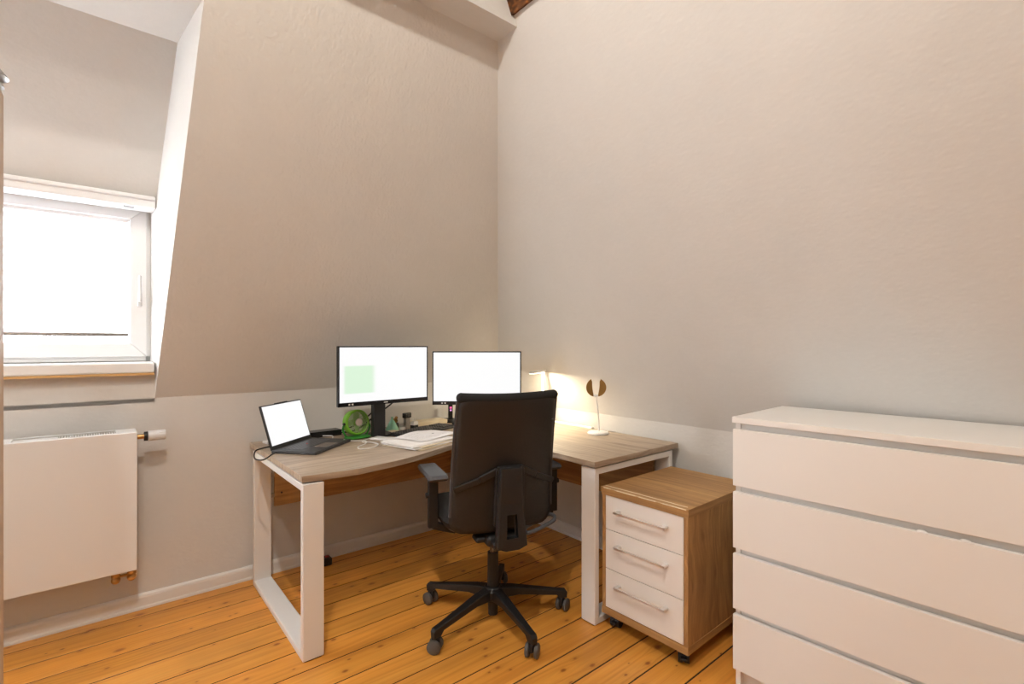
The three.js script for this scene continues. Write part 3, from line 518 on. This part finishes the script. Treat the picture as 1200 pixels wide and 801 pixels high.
// ---------------------------------------------------------------- loose items on the desk
single('charging_cable', 'thin white cable curling on the desk before the green fan', 'cable', tube([[-1.41, DESK + 0.012, 0.145], [-1.37, DESK + 0.012, 0.18], [-1.385, DESK + 0.004, 0.24], [-1.3445, DESK + 0.003, 0.322], [-1.27, DESK + 0.003, 0.40], [-1.30, DESK + 0.003, 0.47], [-1.36, DESK + 0.003, 0.52], [-1.37, DESK + 0.003, 0.58], [-1.31, DESK + 0.003, 0.585], [-1.25, DESK + 0.003, 0.52], [-1.26, DESK + 0.003, 0.45], [-1.29, DESK + 0.003, 0.41], [-1.22, DESK + 0.003, 0.345], [-1.18, DESK + 0.003, 0.34]], 0.0026, 120), whitePlastic);
single('white_phone', 'white handset lying beside the papers and green fan', 'phone', rbox(-0.034, 0.034, 0.0, 0.012, -0.075, 0.075, 0.005), whitePlastic, [-1.165, DESK, 0.42], 0.5);
{
  const g = thing('funnel', 'mint green plastic funnel standing upside down by the monitor foot', 'funnel', [-0.99, DESK, 0.15]);
  part('cone', lathe([[0.04, 0], [0.04, 0.006], [0.014, 0.055], [0.006, 0.066], [0.0055, 0.081], [0.0045, 0.081], [0.005, 0.064], [0.036, 0.004], [0.04, 0]], 40), mint, g);
}
{
  const g = thing('figurine', 'tiny golden brown ornament behind the mint funnel', 'ornament', [-0.945, DESK, 0.1]);
  part('body', [T(new THREE.SphereGeometry(0.016, 14, 10).scale(1.1, 1, 0.8), 0, 0.046, 0), T(new THREE.SphereGeometry(0.01, 12, 8), 0.008, 0.064, 0), T(new THREE.SphereGeometry(0.007, 10, 6), -0.015, 0.055, 0.002)], M({ color: lin(0.35, 0.17, 0.04), roughness: 0.45 }), g);
  part('pedestal', rbox(-0.02, 0.02, 0, 0.032, -0.012, 0.012, 0.003), casterGrey, g);
}
{
  const g = thing('small_tin', 'little pale grey tin beside the mint funnel', 'tin', [-0.93, DESK, 0.17]);
  part('body', lathe([[0, 0], [0.018, 0], [0.019, 0.003], [0.019, 0.018], [0, 0.018]], 24), whitePlastic, g);
  part('lid', lathe([[0, 0.018], [0.02, 0.018], [0.02, 0.022], [0, 0.024]], 24), greyMetal, g);
}
{
  const g = thing('webcam', 'black webcam on a grey foot behind the keyboard', 'webcam', [-0.88, DESK, 0.13], 0.3);
  part('foot', rbox(-0.018, 0.018, 0, 0.065, -0.012, 0.012, 0.003), M({ color: lin(0.3, 0.27, 0.25) }), g, 'grey foot');
  part('camera_body', rbox(-0.028, 0.028, 0.062, 0.094, -0.014, 0.016, 0.006), blackGloss, g);
  part('lens', T(new THREE.CylinderGeometry(0.008, 0.008, 0.004, 16).rotateX(Math.PI / 2), 0, 0.079, 0.017), casterGrey, g, 'grey lens ring');
}
{
  const g = thing('plug_adapter', 'white and black plug with upright pins behind the keyboard', 'plug', [-0.865, DESK, 0.2], 0.3);
  part('body', rbox(-0.02, 0.02, 0, 0.024, -0.016, 0.016, 0.003), blackPlastic, g, 'black lower half');
  part('cap', rbox(-0.02, 0.02, 0.024, 0.048, -0.016, 0.016, 0.004), paperMat, g, 'white upper half');
  part('pin', cyl(0.0024, 0.0022, 0.019, -0.01, 0.047, 0, 10), chrome, g); part('pin', cyl(0.0024, 0.0022, 0.019, 0.01, 0.047, 0, 10), chrome, g);
}
single('red_marker_cap', 'short pink red cap lying beside the monitor foot', 'cap', T(new THREE.CylinderGeometry(0.009, 0.009, 0.034, 14).rotateZ(Math.PI / 2), 0, 0.009, 0), M({ color: lin(0.45, 0.06, 0.10), roughness: 0.45 }), [-1.12, DESK, 0.235], 0.3);
single('notepad', 'small cream notepad lying before the mint funnel', 'notepad', rbox(-0.05, 0.05, 0, 0.006, -0.03, 0.03, 0.001), paperCream, [-1.035, DESK, 0.225], 0.35);
{
  const g = thing('keyboard', 'long black computer keyboard in front of the monitors', 'keyboard', [-0.865, DESK, 0.325], 0.30);
  part('case', rbox(-0.225, 0.225, 0.001, 0.014, -0.075, 0.075, 0.004), blackPlastic, g);
  const keys = []; for (let r = 0; r < 6; r++) for (let k = 0; k < 21; k++) if (k !== 15 && !(r === 5 && k > 3 && k < 9)) keys.push(rbox(-0.215 + k * 0.0203, -0.215 + k * 0.0203 + 0.016, 0.0135, 0.0195, -0.066 + r * 0.0215, -0.066 + r * 0.0215 + 0.016, 0.002, 1));
  keys.push(rbox(-0.13, -0.034, 0.0135, 0.0195, 0.0415, 0.0575, 0.002, 1));
  part('keys', keys, M({ color: lin(0.028, 0.028, 0.03), roughness: 0.35 }), g, 'black keys', 'stuff');
}
{
  const g = thing('mouse', 'black computer mouse at the end of the keyboard', 'mouse', [-0.6, DESK, 0.315], 0.5);
  part('shell', T(pad(0.064, 0.115, 0.03, 0.036, (x, y) => -0.006 * (y / 0.05) ** 2, 16, 2.4).rotateX(-Math.PI / 2), 0, 0.019, 0), blackPlastic, g);
  part('wheel', T(new THREE.CylinderGeometry(0.01, 0.01, 0.007, 16).rotateZ(Math.PI / 2), 0, 0.03, -0.028), casterGrey, g);
  part('button_gap', box(-0.0008, 0.0008, 0.033, 0.0368, -0.045, -0.012), blackGloss, g);
}
single('tan_notebook', 'closed tan notebook with pale page edges by the back wall', 'notebook', [rbox(-0.12, 0.12, 0, 0.026, -0.05, 0.05, 0.002)], paperCream, [-0.7, DESK, 0.085], 0.0);
{
  const g = thing('headset_stand', 'black headset charging stand with two pink lights', 'charging stand', [-0.535, DESK, 0.1], -0.3);
  part('base', lathe([[0, 0], [0.058, 0], [0.06, 0.006], [0.052, 0.02], [0, 0.024]], 32), blackPlastic, g);
  part('post', rbox(-0.015, 0.015, 0.02, 0.118, -0.01, 0.01, 0.004), blackGloss, g);
  const led = M({ color: 0x000000, emissive: lin(0.9, 0.12, 0.35), emissiveIntensity: 1.0 });
  part('light', rbox(-0.008, 0.008, 0.09, 0.103, 0.01, 0.0115, 0.0005), led, g, 'pink light'); part('light', rbox(-0.006, 0.006, 0.074, 0.084, 0.01, 0.0115, 0.0005), M({ color: 0x000000, emissive: lin(0.85, 0.35, 0.75), emissiveIntensity: 1.0 }), g, 'pale pink light');
}
{ // pile of papers
  const g = thing('paper_pile', 'untidy pile of cream papers and magazines near the desk front', 'papers', [-1.045, DESK, 0.618], 0.27);
  let y = 0;
  for (const [w, d, t, x, z, a, m] of [[0.33, 0.27, 0.006, 0, 0.01, 0.05, paperCream], [0.34, 0.26, 0.005, -0.01, 0.012, -0.03, paperMat], [0.32, 0.27, 0.004, 0.012, 0.0, 0.08, paperCream], [0.33, 0.25, 0.004, -0.015, 0.0, 0.0, paperMat], [0.30, 0.24, 0.002, -0.02, 0.0, -0.1, paperMat]]) {
    part('sheet', rbox(-w / 2, w / 2, y, y + t, -d / 2, d / 2, 0.001).rotateY(a).translate(x, 0, z), m, g); y += t;
  }
}
{
  const print = tex(256, 192, (u, v) => { const row = Math.floor(v * 24), on = row > 4 && row < 19 && (v * 24) % 1 > 0.4 && (v * 24) % 1 < 0.75 && u > 0.08 && u < 0.1 + 0.75 * hash(row, 1, 3) && hash(Math.floor(u * 128), row, 8) > 0.45; const blot = Math.hypot((u - 0.7) * 1.4, v - 0.45) < 0.035 ? 120 : 0; const k = 238 - (on ? 60 : 0) - blot; return [k, k - 3, k - 4]; }, true);
  const n = 16, pos = [], uv = [], idx = [], W = 0.30, D = 0.21;
  for (let j = 0; j <= n; j++) for (let i = 0; i <= n; i++) { const u = i / n, v = j / n; pos.push((u - 0.5) * W, 0.002 + 0.011 * Math.max(0, Math.sin(u * 3.1 + v * 1.4)) ** 2 * (1 - v) + 0.006 * u * u * v, (v - 0.5) * D); uv.push(u, v); if (i && j) { const b = j * (n + 1) + i; idx.push(b, b - n - 1, b - 1, b - 1, b - n - 1, b - n - 2); } }
  const pg = new THREE.BufferGeometry(); pg.setAttribute('position', new THREE.Float32BufferAttribute(pos, 3)); pg.setAttribute('uv', new THREE.Float32BufferAttribute(uv, 2)); pg.setIndex(idx); pg.computeVertexNormals();
  single('printed_sheet', 'curling white printed sheet on top of the paper pile', 'paper', pg, M({ map: print, roughness: 0.9, side: THREE.DoubleSide }), [-0.985, DESK + 0.0215, 0.562], 0.3);
}
// cables round the monitors
single('monitor_cable', 'black cable slanting past the monitor column behind the fan', 'cable', tube([[-1.3, DESK + 0.01, 0.1], [-1.24, DESK + 0.035, 0.2], [-1.16, DESK + 0.12, 0.29], [-1.08, DESK + 0.19, 0.335], [-1.06, DESK + 0.215, 0.34]], 0.0045, 50), blackPlastic);
single('dock_cable', 'black cable running from the docking station behind the fan', 'cable', tube([[-1.30, DESK + 0.018, 0.085], [-1.26, DESK + 0.03, 0.1], [-1.2, DESK + 0.055, 0.13], [-1.15, DESK + 0.12, 0.2], [-1.14, DESK + 0.2, 0.33]], 0.004, 50), blackPlastic);
single('stand_cable', 'black cable trailing from the headset stand towards the wall', 'cable', tube([[-0.5, DESK + 0.012, 0.13], [-0.44, DESK + 0.02, 0.17], [-0.38, DESK + 0.005, 0.22], [-0.3, DESK + 0.004, 0.25], [-0.2, DESK + 0.004, 0.24]], 0.004, 50), blackPlastic);
// ---------------------------------------------------------------- lamps
{ // LED desk lamp switched on, tucked behind the corner monitor
  const g = thing('desk_lamp', 'lit white desk lamp between corner monitor and right wall', 'lamp', [-0.135, DESK, 0.6], 0.42);
  part('base', lathe([[0, 0], [0.07, 0], [0.072, 0.006], [0.066, 0.014], [0, 0.016]], 36), whitePlastic, g);
  part('post', rbox(-0.012, 0.012, 0.012, 0.352, -0.008, 0.008, 0.004), whitePlastic, g);
  const head = part('head', [bar([0.008, 0.354, 0], [-0.2, 0.35, 0], 0.036, 0.012, [0, 1, 0], 0.005)], whitePlastic, g, 'slim white lamp head');
  part('led_strip', box(-0.195, -0.012, 0.3425, 0.3445, -0.014, 0.014), M({ color: 0x000000, emissive: lin(1, 0.88, 0.66), emissiveIntensity: 6 }), head, 'glowing LED strip');
  const l = new THREE.RectAreaLight(lin(1, 0.86, 0.62), 310, 0.18, 0.028); l.position.set(-0.1, 0.341, 0); l.rotation.x = -Math.PI / 2; l.name = 'desk_lamp_light'; g.add(l);
}
{ // small white lamp with two amber half discs
  const g = thing('disc_lamp', 'small white table lamp with a split amber disc on a thin stem', 'lamp', [-0.118, DESK, 1.05], -0.70);
  part('base', lathe([[0, 0], [0.06, 0], [0.063, 0.006], [0.058, 0.013], [0.02, 0.017], [0, 0.018]], 40), whitePlastic, g);
  part('stem', tube([[0.006, 0.015, 0], [0.0, 0.12, 0], [-0.012, 0.225, 0]], 0.0042, 20, false, 10), whitePlastic, g);
  const half = (s) => { const sh = new THREE.Shape(); const n = 20, R = 0.062, q = []; for (let i = 0; i <= n; i++) { const a = -1.35 + 2.42 * i / n; q.push([s * R * Math.cos(a) * 0.95, R * Math.sin(a) * 0.9]); } for (let i = 7; i >= 0; i--) { const t = i / 8; q.push([s * (0.012 + 0.009 * t + 0.004 * Math.sin(t * 3)), R * 0.9 * (-0.9 + 1.72 * t)]); } const pts = q.map(([x, y]) => new THREE.Vector2(x, y)); return new THREE.Shape(pts); };
  for (const s of [-1, 1]) { const gg = extrude(half(s), 0.006, 0.0015, 8); const p = gg.attributes.position; for (let i = 0; i < p.count; i++) p.setZ(i, p.getZ(i) + 0.3 * Math.abs(p.getX(i)) - 0.004); gg.computeVertexNormals(); const h = part('disc_half', gg.translate(-0.014, 0.274, 0), amber, g, 'amber brown half disc'); }
  part('joint', rbox(-0.028, 0.0, 0.218, 0.232, -0.008, 0.008, 0.003), whitePlastic, g);
  part('cord', tube([[0.05, 0.006, -0.03], [0.07, 0.012, -0.045], [0.09, 0.004, -0.055], [0.12, 0.003, -0.06]], 0.0025, 20), whitePlastic, g);
}
single('cable_trunking', 'narrow pale cable strip at the back edge of the desk', 'cable duct', rbox(-0.012, 0.012, 0, 0.012, -0.3, 0.3, 0.003), whitePaint, [-0.016, DESK, 0.62]);
// pendant lamps above the camera: the two sources of the room's warm light
for (const [x, y, z, power, label] of [[-2.4, 3.42, 2.4, LAMP_POWER[0], 'white metal dome pendant lamp hanging nearer the boxed beam'], [-2.9, 3.4, 3.4, LAMP_POWER[1], 'white metal dome pendant lamp hanging nearer the far wall']]) {
  const g = thing('pendant_lamp', label, 'lamp', [x, y, z], 0, 'pendant lamps under the ceiling');
  part('bulb', T(new THREE.SphereGeometry(0.035, 24, 16), 0, 0.055, 0), M({ color: 0x000000, emissive: LAMP_COLOUR, emissiveIntensity: 2 }), g, 'glowing round bulb');
  part('shade', lathe([[0.03, 0.16], [0.06, 0.15], [0.1, 0.11], [0.125, 0.05], [0.122, 0.05], [0.097, 0.107], [0.058, 0.146], [0.03, 0.155]], 40), whitePlastic, g, 'white metal dome shade');
  part('socket', cyl(0.02, 0.02, 0.09, 0, 0.085, 0), whitePlastic, g);
  part('cord', cyl(0.004, 0.004, TOP - y - 0.18, 0, 0.17, 0, 8), whitePlastic, g);
  part('canopy', cyl(0.05, 0.045, 0.024, 0, TOP - y - 0.024, 0), whitePlastic, g);
  const l = new THREE.SpotLight(LAMP_COLOUR, power, 0, 1.5, 0.12); l.castShadow = true; l.shadow.radius = 2; l.position.set(0, 0.012, 0); l.name = 'pendant_light'; l.target.position.set(0, -1, 0); g.add(l, l.target);
}
// ---------------------------------------------------------------- remaining pieces
{ // tall cupboard at the left edge, with a small metal lamp on top
  const g = thing('tall_cupboard', 'tall narrow beige wooden cupboard in front of the window side', 'cupboard', [-2.76, 0, 1.437]);
  part('carcass', rbox(-0.2, 0.208, 0.0, 1.868, -0.18, 0.16, 0.002), panelBeige, g);
  part('door', rbox(-0.198, 0.2075, 0.05, 1.86, 0.161, 0.179, 0.002), panelBeige, g);
}
{
  const g = thing('clip_spotlight', 'small grey metal spotlight standing on the tall cupboard', 'lamp', [-2.575, 1.868, 1.31]);
  part('base', cyl(0.03, 0.028, 0.008, 0, 0, 0), greyMetal, g);
  part('stem', cyl(0.005, 0.005, 0.03, 0, 0.008, 0), greyMetal, g);
  part('shade', lathe([[0.012, 0.062], [0.016, 0.052], [0.036, 0.026], [0.038, 0.022], [0.034, 0.024], [0.012, 0.055]], 32), greyMetal, g);
  part('cap', lathe([[0, 0.075], [0.018, 0.072], [0.016, 0.06], [0, 0.058]], 20), greyMetal, g);
}
{
  const g = thing('power_strip', 'black power strip on the floor behind the desk leg', 'power strip', [-1.345, 0, 0.085]);
  part('body', rbox(-0.14, 0.0, 0, 0.042, -0.03, 0.03, 0.006), blackPlastic, g);
  part('switch', rbox(-0.03, -0.01, 0.041, 0.046, -0.012, 0.012, 0.002), M({ color: lin(0.3, 0.03, 0.03) }), g, 'red switch');
}
renderer.render(scene, camera);
